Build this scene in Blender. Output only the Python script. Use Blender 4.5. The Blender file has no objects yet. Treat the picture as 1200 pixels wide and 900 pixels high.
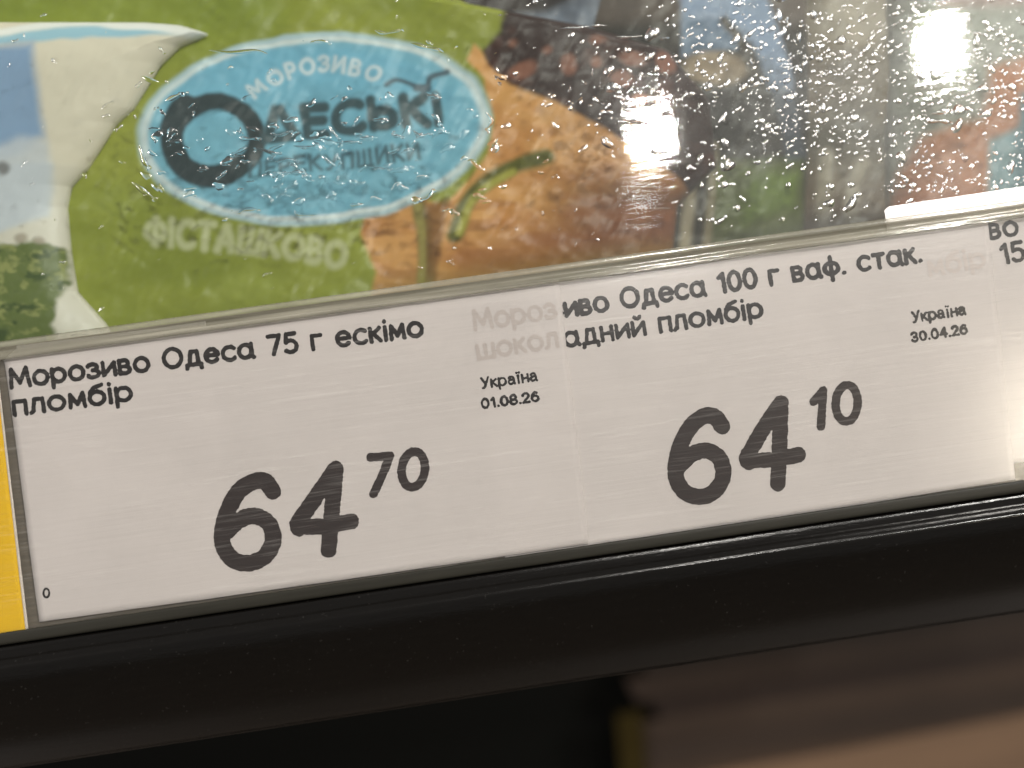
import bpy, math, random
import numpy as np
from mathutils import Matrix, Vector

random.seed(7)
rng = np.random.default_rng(11)
MM = 0.001

# ------------------------------------------------------------------ the frame of the label strip
# u runs along the strip, v up its face, n out of it (all in mm).  The strip leans back by TILT.
TILT = math.radians(30)
ORG = np.array([0.0, 0.0, 0.90])
AX_U = np.array([1.0, 0.0, 0.0])
AX_V = np.array([0.0, math.sin(TILT), math.cos(TILT)])
AX_N = np.array([0.0, -math.cos(TILT), math.sin(TILT)])


def W(u, v, n):
    """strip coordinates (mm) -> world (m)"""
    u, v, n = np.broadcast_arrays(np.asarray(u, float), np.asarray(v, float), np.asarray(n, float))
    return ORG + MM * (u[..., None] * AX_U + v[..., None] * AX_V + n[..., None] * AX_N)


# ------------------------------------------------------------------ camera
F_PX = 1333.0


def rot(a, b, c):
    ca, sa, cb, sb, cc, sc = (math.cos(a), math.sin(a), math.cos(b), math.sin(b), math.cos(c), math.sin(c))
    Rx = np.array([[1, 0, 0], [0, ca, -sa], [0, sa, ca]])
    Ry = np.array([[cb, 0, sb], [0, 1, 0], [-sb, 0, cb]])
    Rz = np.array([[cc, -sc, 0], [sc, cc, 0], [0, 0, 1]])
    return Rz @ Ry @ Rx


RC = rot(-0.030, -0.042, -0.142)
TC = np.array([-80.174, -4.694, 180.0])
CAM_P = -RC.T @ TC


def p2w_vec(p):
    return p[0] * AX_U - p[1] * AX_V - p[2] * AX_N


def ray(x, y):
    d = RC.T @ np.array([(x - 600) / F_PX, (y - 450) / F_PX, 1.0])
    return p2w_vec(d)


def P(x, y, n=0.0):
    """point of the plane at height n (mm) over the strip that the camera sees at x, y of the photograph -> u, v"""
    x = np.asarray(x, float)
    y = np.asarray(y, float)
    dx = (x - 600) / F_PX
    dy = (y - 450) / F_PX
    d0 = RC[0, 0] * dx + RC[1, 0] * dy + RC[2, 0]
    d1 = RC[0, 1] * dx + RC[1, 1] * dy + RC[2, 1]
    d2 = RC[0, 2] * dx + RC[1, 2] * dy + RC[2, 2]
    k = (-n - CAM_P[2]) / d2
    return CAM_P[0] + k * d0, -(CAM_P[1] + k * d1)


def PX(u, v, n=0.0):
    """inverse of P"""
    q = [RC[i, 0] * u + RC[i, 1] * (-v) + RC[i, 2] * (-n) + TC[i] for i in range(3)]
    return 600 + F_PX * q[0] / q[2], 450 + F_PX * q[1] / q[2]


scene = bpy.context.scene
cam_data = bpy.data.cameras.new("camera")
cam = bpy.data.objects.new("camera", cam_data)
scene.collection.objects.link(cam)
cx = p2w_vec(RC.T @ np.array([1.0, 0, 0]))
cy = p2w_vec(RC.T @ np.array([0, -1.0, 0]))
cz = p2w_vec(RC.T @ np.array([0, 0, -1.0]))
cl = W(CAM_P[0], -CAM_P[1], -CAM_P[2])
cam.matrix_world = Matrix(((cx[0], cy[0], cz[0], cl[0]), (cx[1], cy[1], cz[1], cl[1]), (cx[2], cy[2], cz[2], cl[2]), (0, 0, 0, 1)))
cam_data.sensor_width = 36
cam_data.lens = 36 * F_PX / 1200
cam_data.clip_start = 0.01
cam_data.clip_end = 50
cam_data.dof.use_dof = True
cam_data.dof.focus_distance = 0.1830
cam_data.dof.aperture_fstop = 7.8
scene.camera = cam

# ------------------------------------------------------------------ light of the shop
world = bpy.data.worlds.new("World")
scene.world = world
world.use_nodes = True
bg = world.node_tree.nodes["Background"]
bg.inputs[0].default_value = (0.92, 0.91, 0.90, 1)
bg.inputs[1].default_value = 0.16

scene.view_settings.view_transform = 'Standard'
scene.view_settings.look = 'None'
scene.view_settings.exposure = 0.88
scene.view_settings.gamma = 1.0
scene.cycles.use_denoising = True
scene.cycles.max_bounces = 12
scene.cycles.transparent_max_bounces = 16
scene.cycles.caustics_reflective = False
scene.cycles.caustics_refractive = False
scene.cycles.sample_clamp_indirect = 6.0


def reflect_dir(x, y, normal=AX_N):
    d = ray(x, y)
    d = d / np.linalg.norm(d)
    return d - 2 * np.dot(d, normal) * normal


def area_lamp(name, loc, size, power, color, target=(0.08, 0, 0.9), shape='DISK', size_y=None):
    l = bpy.data.lights.new(name, 'AREA')
    l.shape = shape
    l.size = size
    if size_y:
        l.size_y = size_y
    l.energy = power
    l.color = color
    o = bpy.data.objects.new(name, l)
    scene.collection.objects.link(o)
    o.location = loc
    o.rotation_euler = (Vector(target) - Vector(loc)).to_track_quat('-Z', 'Y').to_euler()
    return o


# hot ceiling spots, plus two small added lamps; where they hang makes them mirror in the wet pane (down and to the right of it too)
for (px, py, dist, size, power, color, shp) in (
        (764, 150, 1.70, 0.046, 4.0, (1.0, 0.96, 0.90), 'SQUARE'),
        (772, 180, 1.70, 0.026, 0.035, (1.0, 0.95, 0.88), 'RECTANGLE'),  # added lamp standing in for the pane's second reflection
        (754, 222, 1.70, 0.036, 0.03, (1.0, 0.96, 0.92), 'RECTANGLE'),  # another added lamp, for the short glint lower down
        (1110, 50, 1.75, 0.046, 6.0, (1.0, 0.98, 0.92), 'DISK'),
        (1330, 500, 1.80, 0.08, 3.5, (1.0, 0.88, 0.68), 'DISK'),
):
    d = reflect_dir(px, py)
    start = np.array(cl) + ray(px, py) * 0.18
    area_lamp("ceiling_or_added_spot", tuple(start + d * dist), size, power, color, target=tuple(start), shape=shp, size_y=size * 0.28 if shp == 'RECTANGLE' else None)
# added unseen spots: not mirrored in view, but every droplet catches them
for (x, y, z, size, power) in ((0.5, -0.9, 2.6, 0.22, 4.0), (-1.9, -0.2, 2.6, 0.22, 4.0), (1.4, 0.9, 2.6, 0.22, 4.0), (1.0, 0.4, 2.6, 0.22, 4.0),
                               (-1.6, -1.2, 2.6, 0.22, 4.0), (2.2, 0.2, 2.6, 0.22, 5.0)):
    area_lamp("ceiling_or_added_spot", (x, y, z), size, power, (1.0, 0.95, 0.88))
# added soft fill lights on either side, kept out of the pane's reflections
area_lamp("side_fill_light", (2.1, -0.95, 2.3), 0.8, 46.0, (1.0, 0.96, 0.94), shape='RECTANGLE', size_y=0.5)
area_lamp("side_fill_light", (-2.1, -1.15, 2.3), 0.9, 50.0, (1.0, 0.96, 0.94), shape='RECTANGLE', size_y=0.4)


# ------------------------------------------------------------------ helpers
def srgb(r, g, b, k=1.0):
    out = []
    for c in (r, g, b):
        c /= 255.0
        out.append((c / 12.92 if c <= 0.04045 else ((c + 0.055) / 1.055) ** 2.4) * k)
    return tuple(out)


def S(c, k=1.0):
    return (*srgb(*c, k), 1.0)


def nodes_of(name):
    m = bpy.data.materials.new(name)
    m.use_nodes = True
    nt = m.node_tree
    nt.nodes.clear()
    out = nt.nodes.new('ShaderNodeOutputMaterial')
    return m, nt, out


def N(nt, kind, **kw):
    n = nt.nodes.new(kind)
    for k, v in kw.items():
        if k.startswith('i_'):
            key = k[2:].replace('_', ' ')
            n.inputs[key].default_value = v
        else:
            setattr(n, k, v)
    return n


def mix_rgb(nt, fac, a, b, blend='MIX'):
    m = nt.nodes.new('ShaderNodeMix')
    m.data_type = 'RGBA'
    m.blend_type = blend
    for sock, val in ((m.inputs[0], fac), (m.inputs[6], a), (m.inputs[7], b)):
        if isinstance(val, bpy.types.NodeSocket):
            nt.links.new(val, sock)
        else:
            sock.default_value = val
    return m.outputs[2]


def ramp(nt, src, stops):
    r = nt.nodes.new('ShaderNodeValToRGB')
    nt.links.new(src, r.inputs[0])
    e = r.color_ramp.elements
    while len(e) < len(stops):
        e.new(0.5)
    for el, (p, c) in zip(e, stops):
        el.position = p
        el.color = (c, c, c, 1) if not isinstance(c, tuple) else c
    return r.outputs[0]


def math_node(nt, op, a, b=None):
    m = nt.nodes.new('ShaderNodeMath')
    m.operation = op
    for i, v in enumerate((a, b)):
        if v is None:
            continue
        if isinstance(v, bpy.types.NodeSocket):
            nt.links.new(v, m.inputs[i])
        else:
            m.inputs[i].default_value = v
    return m.outputs[0]


def strip_coords(nt, scale):
    """world position turned into the strip's own u, v, n (m) and scaled per axis"""
    g = nt.nodes.new('ShaderNodeNewGeometry')
    mp = nt.nodes.new('ShaderNodeMapping')
    mp.vector_type = 'POINT'
    mp.inputs['Rotation'].default_value = (TILT, 0, 0)      # strip face turned upright
    nt.links.new(g.outputs['Position'], mp.inputs['Vector'])
    mp2 = nt.nodes.new('ShaderNodeMapping')
    mp2.inputs['Scale'].default_value = scale
    nt.links.new(mp.outputs[0], mp2.inputs['Vector'])
    return mp2.outputs[0]


def mesh_obj(name, verts, faces, mat, parent=None, smooth=False, origin=None, colors=None):
    """verts: world metres"""
    verts = np.asarray(verts, float).reshape(-1, 3)
    if parent is not None:
        origin = np.array(parent['_org'])
    elif origin is None:
        origin = np.zeros(3)
    origin = np.asarray(origin, float)
    me = bpy.data.meshes.new(name)
    loc = verts - origin
    if isinstance(faces, np.ndarray) and faces.ndim == 2:
        nf, k = faces.shape
        me.vertices.add(len(loc))
        me.vertices.foreach_set('co', loc.astype(np.float32).ravel())
        me.loops.add(nf * k)
        me.loops.foreach_set('vertex_index', faces.astype(np.int32).ravel())
        me.polygons.add(nf)
        me.polygons.foreach_set('loop_start', np.arange(0, nf * k, k, dtype=np.int32))
        me.polygons.foreach_set('loop_total', np.full(nf, k, dtype=np.int32))
        me.update(calc_edges=True)
        me.validate()
    else:
        me.from_pydata([tuple(p) for p in loc], [], [tuple(int(i) for i in f) for f in faces])
    if smooth:
        me.shade_smooth()
    if colors is not None:
        a = me.color_attributes.new('print', 'FLOAT_COLOR', 'POINT')
        c4 = np.ones((len(verts), 4), np.float32)
        c4[:, :3] = colors
        a.data.foreach_set('color', c4.ravel())
    me.materials.append(mat)
    o = bpy.data.objects.new(name, me)
    scene.collection.objects.link(o)
    if parent is not None:
        o.parent = parent
    else:
        o.location = origin
        o['_org'] = tuple(origin)
    return o


def empty(name, origin):
    o = bpy.data.objects.new(name, None)
    scene.collection.objects.link(o)
    o.location = origin
    o.empty_display_size = 0.01
    o['_org'] = tuple(float(c) for c in origin)
    return o


def tag(o, label=None, cat=None, group=None, kind=None):
    if label:
        o['label'] = label
    if cat:
        o['category'] = cat
    if group:
        o['group'] = group
    if kind:
        o['kind'] = kind
    return o


def grid_faces(nx, ny, off=0, flip=False):
    i = np.arange(nx - 1)
    j = np.arange(ny - 1)
    I, J = np.meshgrid(i, j)
    a = (J * nx + I).ravel() + off
    f = np.stack([a, a + 1, a + nx + 1, a + nx], 1)
    return f[:, ::-1] if flip else f


def vnoise(x, y, seed=0):
    x = np.asarray(x, float)
    y = np.asarray(y, float)
    t = np.random.default_rng(seed).random((256, 256))
    xi = np.floor(x).astype(int)
    yi = np.floor(y).astype(int)
    fx = x - xi
    fy = y - yi
    fx = fx * fx * (3 - 2 * fx)
    fy = fy * fy * (3 - 2 * fy)
    a = t[yi % 256, xi % 256]
    b = t[yi % 256, (xi + 1) % 256]
    c = t[(yi + 1) % 256, xi % 256]
    d = t[(yi + 1) % 256, (xi + 1) % 256]
    return (a * (1 - fx) + b * fx) * (1 - fy) + (c * (1 - fx) + d * fx) * fy


def fbm(x, y, seed=0, octs=4):
    s = 0
    amp = 0.5
    for k in range(octs):
        s = s + amp * (vnoise(x * 2 ** k, y * 2 ** k, seed + k) - 0.5) * 2
        amp *= 0.5
    return s


def sstep(a, b, x):
    t = np.clip((x - a) / (b - a), 0, 1)
    return t * t * (3 - 2 * t)


# ------------------------------------------------------------------ lettering: single-stroke glyphs turned into flat ink shapes
def E(cx, cy, rx, ry, a0=0, a1=360, n=22, tilt=0.0):
    a = np.radians(np.linspace(a0, a1, n))
    X = rx * np.cos(a)
    Y = ry * np.sin(a)
    ct, st = math.cos(tilt), math.sin(tilt)
    return [(cx + x * ct - y * st, cy + x * st + y * ct) for x, y in zip(X, Y)]


def smooth_path(pts, k=8):
    pts = [np.array(p, float) for p in pts]
    out = []
    q = [2 * pts[0] - pts[1]] + pts + [2 * pts[-1] - pts[-2]]
    for i in range(1, len(q) - 2):
        for t in np.linspace(0, 1, k, endpoint=False):
            a, b, c, d = q[i - 1], q[i], q[i + 1], q[i + 2]
            out.append(0.5 * ((2 * b) + (-a + c) * t + (2 * a - 5 * b + 4 * c - d) * t * t + (-a + 3 * b - 3 * c + d) * t ** 3))
    out.append(pts[-1])
    return [tuple(p) for p in out]


G = {}
G[' '] = (0.30, [])
G['М'] = (0.90, [[(0, 0), (.07, 1), (.44, .22), (.80, 1), (.90, 0)]])
G['О'] = (0.86, [E(.43, .5, .43, .5)])
G['У'] = (0.62, [[(0, 1), (.33, .38)], [(.64, 1), (.26, .14), (.16, .0), (.04, .0)]])
G['о'] = (0.66, [E(.33, .36, .33, .36)])
G['р'] = (0.62, [[(0, -.27), (0, .72)], E(.30, .36, .31, .35)])
G['з'] = (0.50, [E(.21, .55, .23, .17, 155, -90), E(.23, .19, .27, .19, 90, -155)])
G['и'] = (0.56, [[(0, .72), (.0, .04), (.55, .68), (.56, 0)]])
G['й'] = (0.56, [[(0, .72), (.0, .04), (.55, .68), (.56, 0)], E(.28, 1.03, .13, .11, 195, 345, 8)])
G['в'] = (0.50, [[(0, 0), (0, .72), (.24, .72)] + E(.24, .55, .18, .17, 90, -90, 10) + [(0, .38)], [(.24, .38)] + E(.26, .19, .22, .19, 90, -90, 10) + [(0, 0)]])
G['д'] = (0.68, [[(.12, .02), (.22, .72), (.52, .72), (.56, .02)], [(-.02, -.2), (0, 0), (.68, 0), (.69, -.2)]])
G['е'] = (0.62, [[(.02, .38), (.62, .38)] + E(.32, .36, .31, .36, 4, 318)])
G['с'] = (0.56, [E(.33, .36, .33, .36, 48, 312)])
G['а'] = (0.68, [E(.30, .36, .30, .36), [(.61, .72), (.61, .12), (.69, 0)]])
G['A'] = (0.56, [E(.25, .50, .23, .22, 150, 0, 10) + [(.48, .12), (.54, 0)], [(.48, .42), (.2, .4)] + E(.2, .21, .2, .2, 95, 290, 10) + [(.48, .16)]])
G['г'] = (0.42, [[(0, 0), (0, .72), (.42, .72)]])
G['к'] = (0.46, [[(0, 0), (0, .72)], [(.44, .72), (.03, .33)], [(.15, .42), (.46, 0)]])
G['і'] = (0.05, [[(0.02, 0), (0.02, .72)], [(0.02, 1.0), (0.02, 1.02)]])
G['ї'] = (0.22, [[(0.1, 0), (0.1, .72)], [(0.0, 1.0), (0.0, 1.01)], [(0.22, 1.0), (0.22, 1.01)]])
G['м'] = (0.62, [[(0, 0), (.04, .72), (.31, .15), (.58, .72), (.62, 0)]])
G['п'] = (0.50, [[(0, 0), (0, .72), (.5, .72), (.5, 0)]])
G['н'] = (0.50, [[(0, 0), (0, .72)], [(.5, .72), (.5, 0)], [(0, .37), (.5, .37)]])
G['л'] = (0.52, [[(-.03, 0), (.07, .08), (.15, .72), (.5, .72), (.52, 0)]])
G['б'] = (0.62, [E(.31, .35, .31, .35), [(.56, 1.04), (.22, .93), (.05, .70), (0, .36)]])
G['ш'] = (0.80, [[(0, .72), (0, 0), (.8, 0), (.8, .72)], [(.4, 0), (.4, .72)]])
G['ф'] = (0.72, [E(.36, .36, .36, .30), [(.36, .98), (.36, -.28)]])
G['т'] = (0.54, [[(0, .72), (.54, .72)], [(.27, .72), (.27, 0)]])
G['.'] = (0.06, [[(.03, .02), (.04, .02)]])
G['0'] = (0.58, [E(.29, .5, .29, .5)])
G['1'] = (0.30, [[(.03, .80), (.25, 1), (.27, 0)]])
G['2'] = (0.54, [E(.26, .72, .26, .28, 170, -20, 12) + [(.0, .0), (.55, 0)]])
G['3'] = (0.52, [E(.23, .75, .25, .25, 155, -90, 12), E(.24, .26, .28, .26, 90, -155, 12)])
G['4'] = (0.60, [[(.44, 0), (.44, 1), (0, .30), (.60, .30)]])
G['5'] = (0.56, [[(.52, 1), (.10, 1), (.06, .56)] + E(.26, .32, .30, .32, 130, -140, 14)])
G['6'] = (0.58, [[(.50, .92), (.3, 1.0), (.08, .75), (0, .34)], E(.29, .31, .29, .31)])
G['7'] = (0.55, [[(0, 1), (.55, 1), (.2, 0)]])
G['8'] = (0.56, [E(.28, .75, .24, .25), E(.28, .26, .28, .26)])
# capitals of the wrapper's lettering
G['Д'] = (0.9, [[(.08, .05), (.42, 1), (.52, 1), (.82, .05)], [(0, .0), (.9, .0)]])
G['Е'] = (0.55, [[(.55, 1), (0, 1), (0, 0), (.55, 0)], [(0, .52), (.48, .52)]])
G['С'] = (0.75, [E(.45, .5, .45, .5, 50, 310)])
G['Ь'] = (0.6, [[(0, 1), (0, 0)], E(.28, .3, .3, .3)])
G['К'] = (0.6, [[(0, 0), (0, 1)], [(.58, 1), (.02, .48)], [(.16, .58), (.62, 0)]])
G['І'] = (0.08, [[(.04, 0), (.04, 1)]])
G['П'] = (0.6, [[(0, 0), (0, 1), (.6, 1), (.6, 0)]])
G['Р'] = (0.55, [[(0, 0), (0, 1), (.28, 1)] + E(.28, .72, .26, .28, 90, -90, 10) + [(0, .44)]])
G['Щ'] = (0.85, [[(0, 1), (0, 0), (.85, 0), (.88, -.25)], [(.38, 0), (.38, 1)], [(.76, 0), (.76, 1)]])
G['И'] = (0.62, [[(0, 1), (0, 0), (.6, 1), (.62, 0)]])
G['Ф'] = (0.8, [E(.4, .5, .4, .34), [(.4, 1), (.4, 0)]])
G['Т'] = (0.6, [[(0, 1), (.6, 1)], [(.3, 1), (.3, 0)]])
G['А'] = (0.7, [[(0, 0), (.33, 1), (.68, 0)], [(.12, .34), (.56, .34)]])
G['Ш'] = (0.9, [[(0, 1), (0, 0), (.9, 0), (.9, 1)], [(.45, 0), (.45, 1)]])
G['В'] = (0.55, [[(0, 0), (0, 1), (.26, 1)] + E(.26, .77, .2, .23, 90, -90, 10) + [(0, .54)], [(.26, .54)] + E(.28, .27, .25, .27, 90, -90, 10) + [(0, 0)]])
G['З'] = (0.52, [E(.23, .75, .25, .25, 155, -90, 12), E(.24, .26, .28, .26, 90, -155, 12)])
TRACK = 0.24


def text_strokes(s, x0, y0, x1, y1, cap, arc=0.0, track=TRACK):
    """strokes of a line of text laid from (x0, y0) to (x1, y1) on its baseline; y grows downwards"""
    adv = []
    x = 0.0
    for ch in s:
        adv.append(x)
        x += G[ch][0] + track
    total = x - track
    L = math.hypot(x1 - x0, y1 - y0)
    kx = L / total
    ux, uy = (x1 - x0) / L, (y1 - y0) / L
    out = []
    for ch, a in zip(s, adv):
        w = G[ch][0]
        for st in G[ch][1]:
            pts = []
            for gx, gy in st:
                tx = (a + gx) * kx
                ty = gy * cap
                if arc:
                    m = (a + w / 2) * kx
                    tt = 2 * m / L - 1
                    bump = arc * (1 - tt * tt)
                    slope = -2 * arc * tt * 2 / L
                    th = math.atan(slope)
                    lx = tx - m
                    tx, ty = m + lx * math.cos(th) - ty * math.sin(th), bump + lx * math.sin(th) + ty * math.cos(th)
                pts.append((x0 + tx * ux + ty * uy, y0 + tx * uy - ty * ux))
            out.append(pts)
    return out


def stroke_sdf(strokes, X, Y, radii):
    """signed distance of points X, Y to round-ended strokes; radii: one radius per stroke"""
    D = np.full(X.shape, 1e9)
    for st, r in zip(strokes, radii):
        p = np.array(st, float)
        lo = p.min(0) - r - 6
        hi = p.max(0) + r + 6
        m = (X > lo[0]) & (X < hi[0]) & (Y > lo[1]) & (Y < hi[1])
        if not m.any():
            continue
        xs, ys = X[m], Y[m]
        d = np.full(xs.shape, 1e9)
        for a, b in zip(p[:-1], p[1:]):
            ab = b - a
            l2 = max(ab @ ab, 1e-9)
            t = np.clip(((xs - a[0]) * ab[0] + (ys - a[1]) * ab[1]) / l2, 0, 1)
            d = np.minimum(d, np.hypot(xs - a[0] - t * ab[0], ys - a[1] - t * ab[1]))
        D[m] = np.minimum(D[m], d - r)
    return D


def ink_mesh(D, xs, ys):
    """marching squares: polygons where D < 0 (flat, without overlaps)"""
    ny, nx = D.shape
    verts = []
    vid = {}
    faces = []

    def V(key, x, y):
        i = vid.get(key)
        if i is None:
            i = len(verts)
            vid[key] = i
            verts.append((x, y))
        return i

    neg = D < 0
    cnt = neg[:-1, :-1].astype(int) + neg[:-1, 1:] + neg[1:, :-1] + neg[1:, 1:]
    for j, i in zip(*np.nonzero(cnt)):
        cor = ((j, i), (j, i + 1), (j + 1, i + 1), (j + 1, i))
        poly = []
        for k in range(4):
            a = cor[k]
            b = cor[(k + 1) % 4]
            da, db = D[a], D[b]
            if da < 0:
                poly.append(V(a, xs[a[1]], ys[a[0]]))
            if (da < 0) != (db < 0):
                t = da / (da - db)
                key = (a, b) if a < b else (b, a)
                poly.append(V(('e',) + key, xs[a[1]] + t * (xs[b[1]] - xs[a[1]]), ys[a[0]] + t * (ys[b[0]] - ys[a[0]])))
        if len(poly) >= 3:
            faces.append(poly[::-1])
    return np.array(verts), faces


def ink(name, strokes, radii, n, mat, parent, step=0.8, rough=0.35, lift=None):
    allp = np.array([p for s in strokes for p in s])
    R = max(radii) + 3
    xs = np.arange(allp[:, 0].min() - R, allp[:, 0].max() + R, step)
    ys = np.arange(allp[:, 1].min() - R, allp[:, 1].max() + R, step)
    X, Y = np.meshgrid(xs, ys)
    D = stroke_sdf(strokes, X, Y, radii)
    D = D + rough * (vnoise(X / 1.6, Y / 1.6, 5) - 0.5) * 2 + rough * 0.8 * (vnoise(X / 4, Y / 4, 6) - 0.5) * 2
    v, f = ink_mesh(D, xs, ys)
    nn = n if lift is None else n + lift(v[:, 0], v[:, 1])
    u, vv = P(v[:, 0], v[:, 1], nn)
    return mesh_obj(name, W(u, vv, nn), f, mat, parent)


# ------------------------------------------------------------------ materials
def paper_material(name, color, transp, streak=0.5):
    m, nt, out = nodes_of(name)
    co = strip_coords(nt, (35, 2200, 2200))
    nz = N(nt, 'ShaderNodeTexNoise', i_Scale=1.0, i_Detail=4.0, i_Roughness=0.6)
    nt.links.new(co, nz.inputs['Vector'])
    co2 = strip_coords(nt, (60, 60, 60))
    nz2 = N(nt, 'ShaderNodeTexNoise', i_Scale=1.0, i_Detail=3.0)
    nt.links.new(co2, nz2.inputs['Vector'])
    c1 = mix_rgb(nt, ramp(nt, nz2.outputs[0], [(0.3, 0.0), (0.7, 1.0)]), (*srgb(*color), 1), (*srgb(*[c * 0.97 for c in color]), 1))
    c2 = mix_rgb(nt, math_node(nt, 'MULTIPLY', ramp(nt, nz.outputs[0], [(0.4, 0.0), (0.75, 1.0)]), streak * 0.07), c1, (0.45, 0.42, 0.38, 1))
    d = N(nt, 'ShaderNodeBsdfPrincipled', i_Roughness=0.75)
    d.inputs['Specular IOR Level'].default_value = 0.2
    nt.links.new(c2, d.inputs['Base Color'])
    bp = N(nt, 'ShaderNodeBump', i_Strength=0.15, i_Distance=0.0002)
    nt.links.new(nz.outputs[0], bp.inputs['Height'])
    nt.links.new(bp.outputs[0], d.inputs['Normal'])
    tr = N(nt, 'ShaderNodeBsdfTransparent')
    mx = N(nt, 'ShaderNodeMixShader')
    mx.inputs[0].default_value = transp
    nt.links.new(d.outputs[0], mx.inputs[1])
    nt.links.new(tr.outputs[0], mx.inputs[2])
    nt.links.new(mx.outputs[0], out.inputs[0])
    return m


M_PAPER = paper_material("label_paper", (248, 243, 240), 0.30)
M_YELLOW = paper_material("yellow_paper", (255, 206, 0), 0.03, 0.15)
M_EDGE = paper_material("white_paper_edge", (240, 232, 220), 0.0)


M_SEAM_SHADE = paper_material("seam_shade_paper_edge", (112, 104, 97), 0.0)  # grey on the sheet edges paints the gap shadow along label seams


def ink_material(name, color):
    m, nt, out = nodes_of(name)
    co = strip_coords(nt, (120, 3500, 3500))
    nz = N(nt, 'ShaderNodeTexNoise', i_Scale=1.0, i_Detail=3.0, i_Roughness=0.6)
    nt.links.new(co, nz.inputs['Vector'])
    c = mix_rgb(nt, ramp(nt, nz.outputs[0], [(0.35, 0.0), (0.8, 1.0)]), (*srgb(*color), 1), (*srgb(*[min(255, x * 1.22) for x in color]), 1))
    d = N(nt, 'ShaderNodeBsdfPrincipled', i_Roughness=0.6)
    d.inputs['Specular IOR Level'].default_value = 0.15
    nt.links.new(c, d.inputs['Base Color'])
    nt.links.new(d.outputs[0], out.inputs[0])
    return m


M_INK = ink_material("thermal_ink", (16, 11, 9))
M_GHOST = paper_material("show_through_ink", (205, 197, 192), 0.0, 0.3)
M_GHOST_PALE = paper_material("pale_show_through_ink", (218, 210, 205), 0.0, 0.3)
M_INK_BIG = ink_material("thermal_ink_wide", (40, 31, 29))

# clear scratched plastic over the labels
M_COVER, nt, out = nodes_of("clear_scratched_plastic")
co = strip_coords(nt, (75, 2600, 2600))
nz = N(nt, 'ShaderNodeTexNoise', i_Scale=1.0, i_Detail=5.0, i_Roughness=0.65)
nt.links.new(co, nz.inputs['Vector'])
co2 = strip_coords(nt, (14, 500, 500))
nzb = N(nt, 'ShaderNodeTexNoise', i_Scale=1.0, i_Detail=2.0)
nt.links.new(co2, nzb.inputs['Vector'])
bp = N(nt, 'ShaderNodeBump', i_Strength=0.3, i_Distance=0.00005)
nt.links.new(nz.outputs[0], bp.inputs['Height'])
gl = N(nt, 'ShaderNodeBsdfGlossy', i_Roughness=0.16)
gl.inputs['Color'].default_value = (1, 1, 1, 1)
nt.links.new(bp.outputs[0], gl.inputs['Normal'])
df = N(nt, 'ShaderNodeBsdfDiffuse')
df.inputs['Color'].default_value = (0.85, 0.82, 0.76, 1)
tr = N(nt, 'ShaderNodeBsdfTransparent')
tr.inputs['Color'].default_value = (0.968, 0.962, 0.960, 1)
fr = N(nt, 'ShaderNodeFresnel', i_IOR=1.45)
m1 = N(nt, 'ShaderNodeMixShader')
scr = math_node(nt, 'MULTIPLY', ramp(nt, nz.outputs[0], [(0.54, 0.0), (0.80, 1.0)]), 0.07)
scr = math_node(nt, 'ADD', scr, 0.003)
nt.links.new(scr, m1.inputs[0])
nt.links.new(tr.outputs[0], m1.inputs[1])
nt.links.new(df.outputs[0], m1.inputs[2])
m2 = N(nt, 'ShaderNodeMixShader')
nt.links.new(math_node(nt, 'ADD', fr.outputs[0], 0.0), m2.inputs[0])
nt.links.new(m1.outputs[0], m2.inputs[1])
nt.links.new(gl.outputs[0], m2.inputs[2])
nt.links.new(m2.outputs[0], out.inputs[0])

# milky clear bead along the strip's top
M_BEAD, nt, out = nodes_of("clear_bead_plastic")
co = strip_coords(nt, (40, 900, 900))
nz = N(nt, 'ShaderNodeTexNoise', i_Scale=1.0, i_Detail=4.0)
nt.links.new(co, nz.inputs['Vector'])
bp = N(nt, 'ShaderNodeBump', i_Strength=0.5, i_Distance=0.0002)
nt.links.new(nz.outputs[0], bp.inputs['Height'])
gl = N(nt, 'ShaderNodeBsdfGlossy', i_Roughness=0.12)
gl.inputs['Color'].default_value = (1, 1, 1, 1)
nt.links.new(bp.outputs[0], gl.inputs['Normal'])
df = N(nt, 'ShaderNodeBsdfDiffuse')
nt.links.new(mix_rgb(nt, ramp(nt, nz.outputs[0], [(0.35, 0.0), (0.65, 1.0)]), S((120, 116, 100)), S((175, 170, 152))), df.inputs['Color'])
tr = N(nt, 'ShaderNodeBsdfTransparent')
tr.inputs['Color'].default_value = (0.9, 0.9, 0.87, 1)
m1 = N(nt, 'ShaderNodeMixShader')
m1.inputs[0].default_value = 0.30
nt.links.new(tr.outputs[0], m1.inputs[1])
nt.links.new(df.outputs[0], m1.inputs[2])
m2 = N(nt, 'ShaderNodeMixShader')
fr = N(nt, 'ShaderNodeFresnel', i_IOR=1.5)
nt.links.new(math_node(nt, 'ADD', fr.outputs[0], 0.05), m2.inputs[0])
nt.links.new(m1.outputs[0], m2.inputs[1])
nt.links.new(gl.outputs[0], m2.inputs[2])
nt.links.new(m2.outputs[0], out.inputs[0])


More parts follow.
